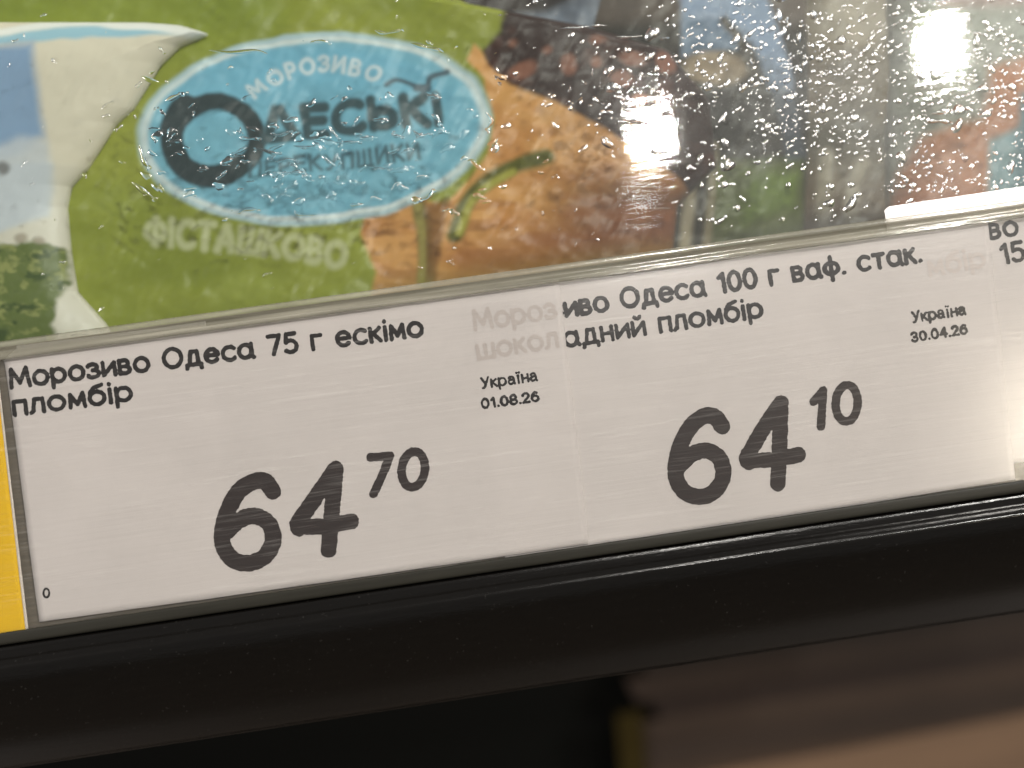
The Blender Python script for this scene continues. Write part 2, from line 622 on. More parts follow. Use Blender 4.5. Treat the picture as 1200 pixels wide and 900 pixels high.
def plastic(name, color, rough, bump=0.0, scale=(200, 2500, 2500), dust=0.0, spec=0.5):
    m, nt, out = nodes_of(name)
    d = N(nt, 'ShaderNodeBsdfPrincipled', i_Roughness=rough)
    d.inputs['Specular IOR Level'].default_value = spec
    co = strip_coords(nt, scale)
    nz = N(nt, 'ShaderNodeTexNoise', i_Scale=1.0, i_Detail=5.0, i_Roughness=0.65)
    nt.links.new(co, nz.inputs['Vector'])
    base = mix_rgb(nt, ramp(nt, nz.outputs[0], [(0.35, 0.0), (0.7, 1.0)]), S(color), S([c * 1.2 for c in color]))
    if dust:
        co3 = strip_coords(nt, (1600, 1600, 1600))
        sp = N(nt, 'ShaderNodeTexNoise', i_Scale=1.0, i_Detail=2.0)
        nt.links.new(co3, sp.inputs['Vector'])
        base = mix_rgb(nt, math_node(nt, 'MULTIPLY', ramp(nt, sp.outputs[0], [(0.68, 0.0), (0.76, 1.0)]), dust), base, (0.35, 0.33, 0.3, 1))
    nt.links.new(base, d.inputs['Base Color'])
    if bump:
        bp = N(nt, 'ShaderNodeBump', i_Strength=bump, i_Distance=0.00012)
        nt.links.new(nz.outputs[0], bp.inputs['Height'])
        nt.links.new(bp.outputs[0], d.inputs['Normal'])
    nt.links.new(d.outputs[0], out.inputs[0])
    return m


M_BACK = plastic("olive_grey_plastic", (92, 86, 74), 0.45, 0.2)
M_LIP = plastic("dark_grey_plastic", (26, 25, 21), 0.38, 0.25, (90, 1500, 1500), 0.0, spec=0.12)
M_BLACK = plastic("black_gloss_plastic", (8, 7, 6), 0.17, 0.30, (260, 1300, 1300), 0.02, spec=0.25)
M_BODY = plastic("black_cabinet_paint", (4, 4, 3), 0.6, 0.1, spec=0.03)
M_INNER = plastic("freezer_interior_grey", (70, 72, 72), 0.5)
M_BROWN = plastic("brown_laminate", (28, 21, 16), 0.6, 0.3, (12, 60, 60))
M_TAN = plastic("tan_board", (70, 55, 42), 0.6, 0.2, (6, 60, 60), spec=0.1)
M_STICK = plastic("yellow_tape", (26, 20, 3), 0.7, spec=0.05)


def wrapper_material(name, rough=0.32, coat=0.0, frost=0.02):
    m, nt, out = nodes_of(name)
    at = N(nt, 'ShaderNodeVertexColor', layer_name='print')
    co = strip_coords(nt, (900, 900, 900))
    nz = N(nt, 'ShaderNodeTexNoise', i_Scale=1.0, i_Detail=3.0)
    nt.links.new(co, nz.inputs['Vector'])
    c = mix_rgb(nt, math_node(nt, 'MULTIPLY', ramp(nt, nz.outputs[0], [(0.45, 0.0), (0.8, 1.0)]), frost), at.outputs[0], (0.8, 0.82, 0.82, 1))
    d = N(nt, 'ShaderNodeBsdfPrincipled', i_Roughness=rough)
    d.inputs['Specular IOR Level'].default_value = 0.22
    nt.links.new(c, d.inputs['Base Color'])
    nt.links.new(d.outputs[0], out.inputs[0])
    return m


M_WRAP = wrapper_material("printed_wrapper_film")

# freezer pane: clear, mirror-like skin, and a film of mist that thickens to the right and paints in the room's pale reflection
M_PANE, nt, out = nodes_of("wet_glass_pane")
g = nt.nodes.new('ShaderNodeNewGeometry')
sep = nt.nodes.new('ShaderNodeSeparateXYZ')
nt.links.new(g.outputs['Position'], sep.inputs[0])
mr = N(nt, 'ShaderNodeMapRange')
mr.inputs['From Min'].default_value = 0.085
mr.inputs['From Max'].default_value = 0.155
nt.links.new(sep.outputs[0], mr.inputs['Value'])
co = strip_coords(nt, (60, 90, 60))
nz = N(nt, 'ShaderNodeTexNoise', i_Scale=1.0, i_Detail=4.0)
nt.links.new(co, nz.inputs['Vector'])
co2 = strip_coords(nt, (40, 700, 700))
nzs = N(nt, 'ShaderNodeTexNoise', i_Scale=1.0, i_Detail=3.0)
nt.links.new(co2, nzs.inputs['Vector'])
mist = math_node(nt, 'MULTIPLY', mr.outputs[0], ramp(nt, nz.outputs[0], [(0.3, 0.25), (0.7, 1.0)]))
bp = N(nt, 'ShaderNodeBump', i_Strength=0.28, i_Distance=0.00010)
nt.links.new(nzs.outputs[0], bp.inputs['Height'])
tr = N(nt, 'ShaderNodeBsdfTransparent')
tr.inputs['Color'].default_value = (0.955, 0.97, 0.955, 1)
df = N(nt, 'ShaderNodeBsdfDiffuse')
df.inputs['Color'].default_value = (0.8, 0.8, 0.76, 1)
glr = N(nt, 'ShaderNodeBsdfGlossy', i_Roughness=0.33)
gl = N(nt, 'ShaderNodeBsdfGlossy', i_Roughness=0.026)
nt.links.new(bp.outputs[0], gl.inputs['Normal'])
fr = N(nt, 'ShaderNodeFresnel', i_IOR=1.45)
m1 = N(nt, 'ShaderNodeMixShader')
nt.links.new(math_node(nt, 'ADD', math_node(nt, 'MULTIPLY', mist, 0.035), 0.004), m1.inputs[0])
nt.links.new(tr.outputs[0], m1.inputs[1])
nt.links.new(df.outputs[0], m1.inputs[2])
m2 = N(nt, 'ShaderNodeMixShader')
nt.links.new(math_node(nt, 'MULTIPLY', mist, 0.013), m2.inputs[0])
nt.links.new(m1.outputs[0], m2.inputs[1])
nt.links.new(glr.outputs[0], m2.inputs[2])
m3 = N(nt, 'ShaderNodeMixShader')
nt.links.new(fr.outputs[0], m3.inputs[0])
nt.links.new(m2.outputs[0], m3.inputs[1])
nt.links.new(gl.outputs[0], m3.inputs[2])
nt.links.new(m3.outputs[0], out.inputs[0])

def water(name, share):
    m, nt, out = nodes_of(name)
    gw = N(nt, 'ShaderNodeBsdfGlass', i_Roughness=0.0, i_IOR=1.33)
    gg = N(nt, 'ShaderNodeBsdfGlossy', i_Roughness=0.2)
    gg.inputs['Color'].default_value = (1, 0.99, 0.96, 1)
    mw = N(nt, 'ShaderNodeMixShader')
    mw.inputs[0].default_value = share
    nt.links.new(gw.outputs[0], mw.inputs[1])
    nt.links.new(gg.outputs[0], mw.inputs[2])
    nt.links.new(mw.outputs[0], out.inputs[0])
    return m


M_WATER = water("water_glittering", 0.34)
M_CLEARWATER = water("water_clear", 0.07)

# ------------------------------------------------------------------ the freezer
U0, U1 = -140.0, 330.0


def extrude(name, prof, mat, parent, u0=U0, u1=U1, seg=None, closed=True, wob=0.0, lean=(0, 0)):
    """prof: list of (v, n) swept along u"""
    prof = np.array(prof, float)
    k = len(prof)
    seg = seg or 2
    us = np.linspace(u0, u1, seg)
    vs = []
    for i, u in enumerate(us):
        dv = wob * (fbm(np.array([u / 40.0]), np.array([3.3]), 9)[0]) if wob else 0
        lv = lean[0] + lean[1] * u
        vs.append(W(np.full(k, u), prof[:, 0] + dv + lv, prof[:, 1] + dv * 0.5))
    verts = np.concatenate(vs)
    faces = []
    for i in range(seg - 1):
        for j in range(k if closed else k - 1):
            a = i * k + j
            b = i * k + (j + 1) % k
            faces.append((a, a + k, b + k, b))
    if closed:
        faces.append(tuple(range(k)))
        faces.append(tuple(reversed(range((seg - 1) * k, seg * k))))
    o = mesh_obj(name, verts, faces, mat, parent, smooth=True)
    o.data.set_sharp_from_angle(angle=math.radians(50))
    return o


freezer = tag(empty("freezer_cabinet", W(80, -60, -40)),
              "black supermarket freezer with wet glass front and rounded black bumper under the labels", "freezer")
# pane, 4 mm thick
PANE_N = -4.0
extrude("glass_pane", [(-6, PANE_N), (95, PANE_N), (95, PANE_N - 4), (-6, PANE_N - 4)], M_PANE, freezer)
# inside walls behind the goods
extrude("inner_wall", [(-70, -75), (130, -75), (130, -80), (-70, -80)], M_INNER, freezer)
extrude("inner_floor", [(-12, -9), (-9, -9), (-9, -75), (-12, -75)], M_INNER, freezer)
# body behind the strip
extrude("cabinet_body", [(-1, -4.5), (-6, -3), (-46, -3), (-52, -12), (-54, -74), (-13, -74), (-13, -4.5)], M_BODY, freezer)
bump_prof = smooth_path([(-45.1, -1.5), (-45.3, 0.6), (-46.0, 1.0), (-46.9, 1.5), (-47.6, 2.2), (-48.3, 2.6), (-49.2, 2.5), (-51.5, 1.8),
                         (-56, -0.2), (-61, -3.2), (-65.0, -7.0), (-66.6, -9.0)], 6)
extrude("bumper", bump_prof + [(-65.0, -9.4), (-60, -10), (-58, -26), (-55, -12.5), (-47.5, -4)], M_BLACK, freezer, seg=60, wob=0.12)

M_FLOOR = plastic("shop_floor_tile", (62, 52, 42), 0.45, 0.0, (4, 4, 4))
fl = mesh_obj("floor", [(-4, -4, 0), (4, -4, 0), (4, 4, 0), (-4, 4, 0)], [(0, 1, 2, 3)], M_FLOOR)
tag(fl, kind="structure")

# ------------------------------------------------------------------ lower board seen blurred under the bumper
lower = tag(empty("lower_panel", W(150, -110, -60)),
            "blurred brown and tan board far below the black bumper at the lower right", "board")


def quad_px(name, pts, n, thick, mat, parent):
    pts = np.array(pts, float)
    u, v = P(pts[:, 0], pts[:, 1], n)
    k = len(pts)
    f = W(u, v, n)
    b = W(u, v, n - thick)
    faces = [tuple(reversed(range(k))), tuple(range(k, 2 * k))] + [(i, (i + 1) % k, k + (i + 1) % k, k + i) for i in range(k)]
    return mesh_obj(name, np.concatenate([f, b]), faces, mat, parent)


rows = [(742, 745, (20, 15, 11)), (770, 733, (28, 21, 16)), (800, 762, (24, 17, 13)), (822, 742, (34, 26, 20)), (850, 730, (30, 23, 18)), (880, 756, (38, 29, 22))]
for k, (y, xl_, c_) in enumerate(rows):
    y2 = rows[k + 1][0] if k + 1 < len(rows) else 905
    sl = -0.158
    f = lambda x, yy: (x, yy + sl * (x - 700))
    quad_px("slat", [f(xl_, y + 32), f(1550, y + 30), f(1550, y2 + 31), f(xl_ + 14, y2 + 31)], -400, 6, plastic("brown_slat", c_, 0.6, 0.3, (12, 60, 60), spec=0.1), lower)
quad_px("tan_board", [(790, 916), (1550, 772), (1600, 1500), (820, 1500)], -398, 6, M_TAN, lower)
sticker = tag(quad_px("yellow_tape", [(722, 838), (752, 832), (764, 1000), (736, 1000)], -396, 1.0, M_STICK, None),
              "dim yellow strip blurred beneath the bumper, left of the brown board", "tape")
kick = quad_px("kick_plate", [(-500, 700), (1900, 500), (2200, 2200), (-800, 2200)], -425, 4, M_BODY, freezer)

# ------------------------------------------------------------------ label strip
holder = tag(empty("label_holder", W(80, -46, -1)),
             "long clear plastic label strip with scratched cover running along the freezer edge", "label strip")
extrude("back_plate", [(1.2, -1.0), (1.2, -0.2), (-44.4, -0.2), (-44.4, -1.0)], M_BACK, holder)
extrude("clear_cover", [(-0.8, 1.30), (-43.6, 1.30), (-43.6, 1.75), (-0.8, 1.75)], M_COVER, holder)
top_prof = smooth_path([(-0.9, 1.28), (-1.0, 1.9), (-0.4, 2.2), (0.15, 1.8), (0.5, 1.85), (0.95, 2.3), (1.5, 2.3), (1.9, 1.8), (1.95, 1.1)], 5)
extrude("top_bead", top_prof + [(1.6, 0.9), (-0.8, 1.0)], M_BEAD, holder, seg=60, wob=0.05)
lip_prof = smooth_path([(-43.1, 1.78), (-43.25, 2.0), (-44.0, 2.05), (-44.7, 2.0), (-45.0, 1.75), (-45.1, 1.2), (-45.1, 0.4)], 5)
extrude("bottom_lip", lip_prof + [(-45.1, -0.6), (-44.45, -0.6), (-44.4, 0.9), (-43.6, 1.28), (-43.62, 1.77)], M_LIP, holder, seg=60, wob=0.03)


# ------------------------------------------------------------------ paper labels
def poly_at(poly, t):
    p = np.array(poly, float)
    x = p[:, 0]
    s = (x - x[0]) / (x[-1] - x[0])
    return np.interp(t, s, p[:, 0]), np.interp(t, s, p[:, 1])


def paper_lift(x, y, seed):
    return 0.13 * fbm(x / 210.0, y / 170.0, seed, 2) + 0.02 * fbm(x / 40.0, y / 90.0, seed + 2, 2)


def sheet(name, top, bot, n, mat, parent, seed=1, nx=90, ny=40, thick=0.09, chamfer=None, wav=0.5):
    t = np.linspace(0, 1, nx)
    xt, yt = poly_at(top, t)
    xb, yb = poly_at(bot, t)
    s = np.linspace(0, 1, ny)[:, None]
    X = xt * (1 - s) + xb * s
    Y = yt * (1 - s) + yb * s
    if chamfer:
        d = np.clip(chamfer - (np.abs(X - X[:, :1]) + np.abs(Y - Y[:1, :])), 0, None)
        Y = Y + d * 0.8
    # edges cut not quite true
    e = np.zeros_like(X)
    Y = Y + wav * fbm(X / 60.0, X * 0 + seed, seed, 3) * ((1 - s) ** 8 + s ** 8)
    X = X + wav * fbm(Y / 60.0, Y * 0 + seed + 9, seed, 3) * ((1 - t) ** 20 + t ** 20)
    nn = n + paper_lift(X, Y, seed)
    u, v = P(X, Y, nn)
    top_v = W(u, v, nn).reshape(-1, 3)
    bot_v = W(u, v, nn - thick).reshape(-1, 3)
    k = nx * ny
    f1 = grid_faces(nx, ny, 0, True)
    f2 = grid_faces(nx, ny, k, False)
    ring = list(range(nx)) + [r * nx + nx - 1 for r in range(1, ny)] + [(ny - 1) * nx + c for c in range(nx - 2, -1, -1)] + [r * nx for r in range(ny - 2, 0, -1)]
    ring = np.array(ring)
    rn = np.roll(ring, -1)
    f3 = np.stack([ring, rn, rn + k, ring + k], 1)
    o = mesh_obj(name, np.concatenate([top_v, bot_v]), np.concatenate([f1, f2, f3]), mat, parent, smooth=False)
    o.data.materials.append(M_SEAM_SHADE)
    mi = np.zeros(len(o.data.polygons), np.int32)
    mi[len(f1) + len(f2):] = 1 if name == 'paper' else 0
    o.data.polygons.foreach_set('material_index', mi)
    return o


GROUP = "paper price labels in the clear strip"
INK_UP = 0.03


def label_thing(label, x, y, n, group=GROUP):
    u, v = P(x, y, n)
    return tag(empty("price_label", W(u, v, n)), label, "price label", group)


def line(name, s, x0, y0, x1, y1, cap, r, n, seed, parent, mat=None, **kw):
    st = text_strokes(s, x0 + r, y0 - r, x1 - r, y1 - r, cap - 2 * r, **kw)
    return ink(name, st, [r] * len(st), n + INK_UP, mat or M_INK, parent, step=0.7, rough=0.38, lift=lambda a, b: paper_lift(a, b, seed))


# third label, pushed up behind the bead
N3, N2, N1 = 0.12, 0.46, 0.80
l3 = label_thing("third white price label raised above the strip at the right edge, showing 15", 1150, 540, N3)
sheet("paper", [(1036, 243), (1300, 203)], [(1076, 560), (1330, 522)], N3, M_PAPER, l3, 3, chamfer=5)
line("product_name_print", "Морозиво", 1040, 299, 1195, 277, 26, 2.4, N3, 3, l3)
line("product_name_print", "пломбір", 1046, 330, 1164, 312, 26, 2.4, N3, 3, l3)
line("product_name_print", "150", 1173, 311, 1222, 303, 26, 2.4, N3, 3, l3)

# second label
l2 = label_thing("white price label reading 64 10 with its left side under its neighbour", 900, 600, N2)
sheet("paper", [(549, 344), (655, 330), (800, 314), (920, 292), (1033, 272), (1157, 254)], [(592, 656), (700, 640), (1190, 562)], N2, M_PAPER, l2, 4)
line("product_name_print", "Морозиво Одеса 100 г ваф. стак.", 561, 389, 1082, 308.5, 26.5, 2.6, N2, 4, l2)
line("product_name_print", "шоколадний пломбір", 559, 424, 896, 373, 26, 2.4, N2, 4, l2)
line("country_print", "УкрAїнA", 1069, 379, 1133, 369.5, 15, 1.45, N2, 4, l2, track=.24)
line("date_print", "30.04.26", 1068, 402, 1135, 392, 13.5, 1.55, N2, 4, l2, track=.26)


def crop(pts, ox, oy, k):
    return [(ox + x / k, oy + y / k) for x, y in pts]


k2 = 2.79
ox, oy = 770, 420
st = [crop(smooth_path([(213, 222), (188, 190), (150, 190), (108, 225), (76, 285), (62, 340), (64, 395), (92, 437), (140, 453), (188, 434), (216, 385),
                        (206, 330), (165, 302), (118, 312), (72, 352)]), ox, oy, k2),
      crop([(405, 145), (400, 300), (395, 410)], ox, oy, k2), crop([(405, 145), (350, 225), (292, 325), (300, 340)], ox, oy, k2),
      crop([(294, 334), (380, 332), (462, 315)], ox, oy, k2)]
ink("price_print", st, [9.5, 9.1, 9.1, 9.1], N2 + INK_UP, M_INK_BIG, l2, step=1.0, rough=0.5, lift=lambda a, b: paper_lift(a, b, 4))
st = [crop([(512, 142), (543, 105), (536, 222)], ox, oy, k2), E(770 + 620 / k2, 420 + 147 / k2, 36 / k2, 60 / k2, tilt=0.05)]
ink("price_cents_print", st, [5.0, 5.0], N2 + INK_UP, M_INK_BIG, l2, step=0.8, rough=0.4, lift=lambda a, b: paper_lift(a, b, 4))

# an older label stacked behind the first
l0 = label_thing("older white label whose edge peeks out above the 64 70 label", 120, 700, 0.5, None)
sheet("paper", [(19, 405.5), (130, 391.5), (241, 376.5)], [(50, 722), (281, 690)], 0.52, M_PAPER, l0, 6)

# first label
l1 = label_thing("white price label reading 64 70 with nothing covering it, beside the yellow label", 340, 700, N1)
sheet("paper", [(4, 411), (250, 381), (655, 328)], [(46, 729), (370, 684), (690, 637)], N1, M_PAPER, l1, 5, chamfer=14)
line("product_name_print", "Морозиво Одеса 75 г ескімо", 11, 457, 498, 395.5, 26.5, 2.6, N1, 5, l1)
line("product_name_print", "пломбір", 15, 489, 157, 471, 26.5, 2.6, N1, 5, l1)
line("country_print", "УкрAїнA", 564, 456.5, 631, 447, 15, 1.45, N1, 5, l1, track=.24)
line("date_print", "01.08.26", 564, 480, 633, 471, 13.5, 1.55, N1, 5, l1, track=.26)
st = [E(54.3, 695, 3.4, 5.2)]
ink("small_print", st, [1.2], N1 + INK_UP, M_INK, l1, step=0.5, rough=0.2, lift=lambda a, b: paper_lift(a, b, 5))
k1 = 2.857
ox, oy = 240, 500
st = [crop(smooth_path([(228, 216), (204, 184), (168, 182), (118, 212), (82, 270), (62, 330), (60, 392), (88, 440), (140, 458), (196, 438), (229, 384),
                        (216, 328), (172, 300), (122, 310), (72, 352)]), ox, oy, k1),
      crop([(438, 141), (425, 290), (414, 413)], ox, oy, k1), crop([(438, 141), (375, 230), (310, 325), (316, 342)], ox, oy, k1),
      crop([(312, 336), (400, 334), (490, 317)], ox, oy, k1)]
ink("price_print", st, [9.8, 9.4, 9.4, 9.4], N1 + INK_UP, M_INK_BIG, l1, step=1.0, rough=0.5, lift=lambda a, b: paper_lift(a, b, 5))
st = [crop([(555, 103), (620, 97), (600, 150), (565, 225)], ox, oy, k1), E(240 + 698 / k1, 500 + 143 / k1, 39 / k1, 60 / k1, tilt=0.12)]
ink("price_cents_print", st, [5.1, 5.2], N1 + INK_UP, M_INK_BIG, l1, step=0.8, rough=0.4, lift=lambda a, b: paper_lift(a, b, 5))

line("show_through_print", "Мороз", 555, 389, 654, 374, 27, 2.4, N1, 5, l1, mat=M_GHOST)
line("show_through_print", "шокол", 559, 423, 656, 408, 26, 2.4, N1, 5, l1, mat=M_GHOST)
line("show_through_print", "мбір", 1088, 325, 1157, 314, 26, 2.4, N2, 4, l2, mat=M_GHOST_PALE)

# yellow label
ly = label_thing("yellow label with thin white edge cut off by the left of the picture", -60, 760, 0.5, None)
sheet("paper", [(-260, 452), (-7, 416)], [(-225, 792), (31, 748.5)], 0.50, M_YELLOW, ly, 8, nx=40)
sheet("border", [(-7.2, 416), (-5, 415.7)], [(31, 748.5), (34.5, 748)], 0.53, M_EDGE, ly, 8, nx=3, wav=0.1)


# ------------------------------------------------------------------ goods behind the pane
def poly_sd(X, Y, poly):
    """signed distance to a closed polygon, negative inside"""
    p = np.array(poly, float)
    q = np.roll(p, -1, 0)
    D = np.full(X.shape, 1e9)
    inside = np.zeros(X.shape, bool)
    for a, b in zip(p, q):
        ab = b - a
        t = np.clip(((X - a[0]) * ab[0] + (Y - a[1]) * ab[1]) / (ab @ ab), 0, 1)
        D = np.minimum(D, np.hypot(X - a[0] - t * ab[0], Y - a[1] - t * ab[1]))
        if a[1] != b[1]:
            c = ((a[1] > Y) != (b[1] > Y)) & (X < (b[0] - a[0]) * (Y - a[1]) / (b[1] - a[1]) + a[0])
            inside ^= c
    return np.where(inside, -D, D)


K_ALB = 1 / 0.86


def C3(r, g, b):
    return np.array(srgb(r, g, b, K_ALB))


class Print:
    def __init__(self, X, Y, base):
        self.X, self.Y = X, Y
        self.c = np.ones(X.shape + (3,)) * C3(*base)

    def over(self, a, col):
        a = np.clip(a, 0, 1)[..., None]
        self.c = self.c * (1 - a) + C3(*col) * a

    def poly(self, pts, col, soft=3, k=1.0):
        d = poly_sd(self.X, self.Y, pts)
        self.over(k * (1 - sstep(-soft, soft, d)), col)

    def ell(self, cx, cy, rx, ry, rotdeg, col, soft=3, k=1.0, ring=None):
        t = math.radians(rotdeg)
        x = (self.X - cx) * math.cos(t) + (self.Y - cy) * math.sin(t)
        y = -(self.X - cx) * math.sin(t) + (self.Y - cy) * math.cos(t)
        r = np.hypot(x / rx, y / ry)
        d = (r - 1) * min(rx, ry) / np.maximum(0.35, 1) * 1.0
        if ring:
            d = np.abs(d) - ring
        self.over(k * (1 - sstep(-soft, soft, d)), col)

    def strokes(self, st, r, col, soft=3, k=1.0):
        rr = r if isinstance(r, (list, tuple)) else [r] * len(st)
        d = stroke_sdf(st, self.X, self.Y, rr)
        self.over(k * (1 - sstep(-soft, soft, d)), col)


def wrapper(name, label, cat, y0, y1, xl, xr, n0, belly, paint, seed, step=1.5, rumple=1.0, group=None):
    """a filled bag: printed front film, plain back film, pinched along its rim. xl, xr: edge curves x(y)"""
    ny = int((y1 - y0) / step)
    yy = np.linspace(y0, y1, ny)
    a = xl(yy)
    b = xr(yy)
    nx = int(np.max(b - a) / step)
    s = np.linspace(0, 1, nx)
    X = a[:, None] * (1 - s) + b[:, None] * s
    Y = yy[:, None] + 0 * s
    edge = np.minimum(np.minimum(X - X[:, :1], X[:, -1:] - X), np.minimum(Y - y0, y1 - Y))
    e = np.clip(edge / 70.0, 0, 1)
    pil = belly * np.sqrt(1 - (1 - e) ** 2)
    wr = fbm(X / 90.0, Y / 70.0, seed, 4) * 1.1 + 0.5 * fbm((X + Y * 0.6) / 26.0, (Y - X * 0.2) / 60.0, seed + 5, 3)
    nn = n0 - belly + pil + rumple * wr * (0.35 + 0.65 * e)
    u, v = P(X, Y, n0)
    col = paint(X, Y)
    fv = W(u, v, nn).reshape(-1, 3)
    st_ = 6
    me_front = mesh_obj
    root = tag(empty(name, W(u.mean(), v.min(), n0 - belly)), label, cat, group)
    mesh_obj("front_film", fv, grid_faces(nx, ny, 0, True), M_WRAP, root, smooth=True, colors=col.reshape(-1, 3))
    ix = np.unique(np.append(np.arange(0, nx, st_), nx - 1))
    iy = np.unique(np.append(np.arange(0, ny, st_), ny - 1))
    nb = (n0 - belly - pil * 0.9 + rumple * 0.35 * wr * (e < 1e-6))[np.ix_(iy, ix)]
    bv = W(u[np.ix_(iy, ix)], v[np.ix_(iy, ix)], nb).reshape(-1, 3)
    mesh_obj("back_film", bv, grid_faces(len(ix), len(iy), 0, False), M_WRAP, root, smooth=True,
             colors=np.tile(C3(170, 172, 168), (len(bv), 1)))
    return root


DRK = (48, 62, 66)


def paint_main(X, Y):
    # gentle wobble, as the film is creased
    Xw = X + 3.0 * fbm(X / 35.0, Y / 30.0, 71, 3)
    Yw = Y + 3.0 * fbm(X / 35.0, Y / 30.0, 72, 3)
    p = Print(Xw, Yw, (142, 149, 57))
    p.over(sstep(-.3, .5, fbm(X / 120, Y / 90, 31, 3)), (124, 134, 44))
    p.over(0.6 * sstep(.1, .6, fbm(X / 70, Y / 60, 33, 3)), (150, 160, 74))
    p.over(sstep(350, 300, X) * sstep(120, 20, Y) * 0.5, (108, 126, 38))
    # waffle cone
    cone = [(556, 52), (600, 92), (650, 112), (700, 138), (760, 175), (800, 200), (850, 240), (840, 420), (420, 420), (440, 320), (424, 275), (430, 245),
            (468, 214), (500, 236), (520, 240), (548, 212), (572, 180), (580, 140), (566, 95), (548, 70)]
    p.poly(cone, (208, 154, 92), 4)
    cm = 1 - sstep(-4, 4, poly_sd(Xw, Yw, cone))
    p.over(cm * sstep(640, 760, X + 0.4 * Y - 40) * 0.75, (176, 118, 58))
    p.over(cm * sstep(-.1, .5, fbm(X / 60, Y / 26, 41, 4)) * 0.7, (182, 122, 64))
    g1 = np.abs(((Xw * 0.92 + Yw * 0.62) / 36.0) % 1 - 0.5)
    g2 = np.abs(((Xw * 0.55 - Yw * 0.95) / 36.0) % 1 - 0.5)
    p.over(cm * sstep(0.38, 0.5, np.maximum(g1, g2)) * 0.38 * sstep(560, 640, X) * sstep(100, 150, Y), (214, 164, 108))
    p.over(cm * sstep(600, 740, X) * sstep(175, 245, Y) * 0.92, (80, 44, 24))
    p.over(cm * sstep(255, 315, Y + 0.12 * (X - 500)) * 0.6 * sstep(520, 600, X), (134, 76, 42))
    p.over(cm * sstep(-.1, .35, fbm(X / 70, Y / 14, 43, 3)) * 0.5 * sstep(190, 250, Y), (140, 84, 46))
    # chocolate scoop
    choc = [(566, 60), (586, 36), (600, -30), (720, -30), (900, -30), (900, 110), (900, 200), (830, 235), (800, 210), (760, 184), (700, 147), (650, 118), (600, 100), (572, 76)]
    p.poly(choc, (44, 24, 18), 4)
    hm = 1 - sstep(-4, 4, poly_sd(Xw, Yw, choc))
    p.over(hm * sstep(.0, .6, fbm(X / 30, Y / 24, 51, 3)) * 0.6, (84, 50, 38))
    for (nx_, ny_, rx, ry) in ((666, 76, 10, 12), (700, 74, 6, 6), (742, 68, 16, 9), (612, 82, 16, 10), (700, 48, 9, 5), (728, 92, 12, 10), (782, 70, 12, 14),
                               (752, 120, 14, 9), (640, 60, 5, 4), (600, 50, 5, 4)):
        p.ell(nx_, ny_, rx, ry, random.uniform(-30, 30), (146, 96, 76), 4, 0.75)
    # vanilla pods
    p.strokes([smooth_path([(532, 275), (545, 240), (572, 212), (600, 196), (640, 185)], 6)], 9, (92, 92, 34), 5)
    p.strokes([smooth_path([(538, 272), (552, 238), (574, 216), (600, 202)], 6)], 4.5, (168, 164, 74), 4, 0.9)
    p.strokes([smooth_path([(484, 222), (496, 262), (500, 330)], 6)], 9, (122, 104, 58), 5)
    p.strokes([smooth_path([(488, 235), (494, 270), (496, 330)], 6)], 5, (158, 148, 84), 4, 0.8)
    p.poly([(500, 240), (524, 232), (516, 300), (512, 330), (500, 330)], (122, 84, 46), 5, 0.8)
    # blue badge
    p.ell(368, 151, 208, 113, -4.5, (170, 196, 206), 3, ring=None)
    p.ell(368, 151, 202, 107, -4.5, (212, 222, 224), 3)
    p.ell(368, 151, 196, 102, -4.5, (118, 176, 200), 3)
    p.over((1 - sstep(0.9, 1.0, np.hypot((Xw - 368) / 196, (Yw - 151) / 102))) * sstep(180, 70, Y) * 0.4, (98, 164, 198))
    # lettering
    o_out = [E(252, 164, 48, 45, tilt=-0.25)]
    p.strokes(o_out, 10.5, DRK, 3)
    p.strokes([E(248, 160, 49, 47, 60, 245, tilt=-0.25)], 13, DRK, 3)
    p.strokes(text_strokes("ДЕСЬКІ", 309, 162, 516, 142, 31, track=.30), 6.3, (58, 82, 90), 3)
    bird = [smooth_path([(452, 100), (464, 94), (480, 98), (494, 104)], 5), smooth_path([(494, 104), (502, 100), (506, 90), (524, 82)], 5)]
    p.strokes(bird, [2.6, 3.2], (66, 90, 104), 2.5)
    p.strokes([[(488, 103), (502, 103)]], 4.5, (66, 90, 104), 2.5)
    p.strokes(text_strokes("ПЕРЕКУПЩИКИ", 294, 208, 492, 186, 17, track=.35), 2.3, (66, 92, 102), 2.6, 0.9)
    p.strokes(text_strokes("МОРОЗИВО", 298, 116, 442, 97, 16, arc=24, track=.35), 2.2, (205, 216, 222), 2.6, 0.85)
    p.strokes(text_strokes("ФІСТАШКОВО", 171, 284, 402, 313, 27, track=.3, arc=3), 4.6, (204, 206, 176), 4, 0.55)
    # lower rim
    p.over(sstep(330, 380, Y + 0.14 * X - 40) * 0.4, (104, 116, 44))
    return p.c


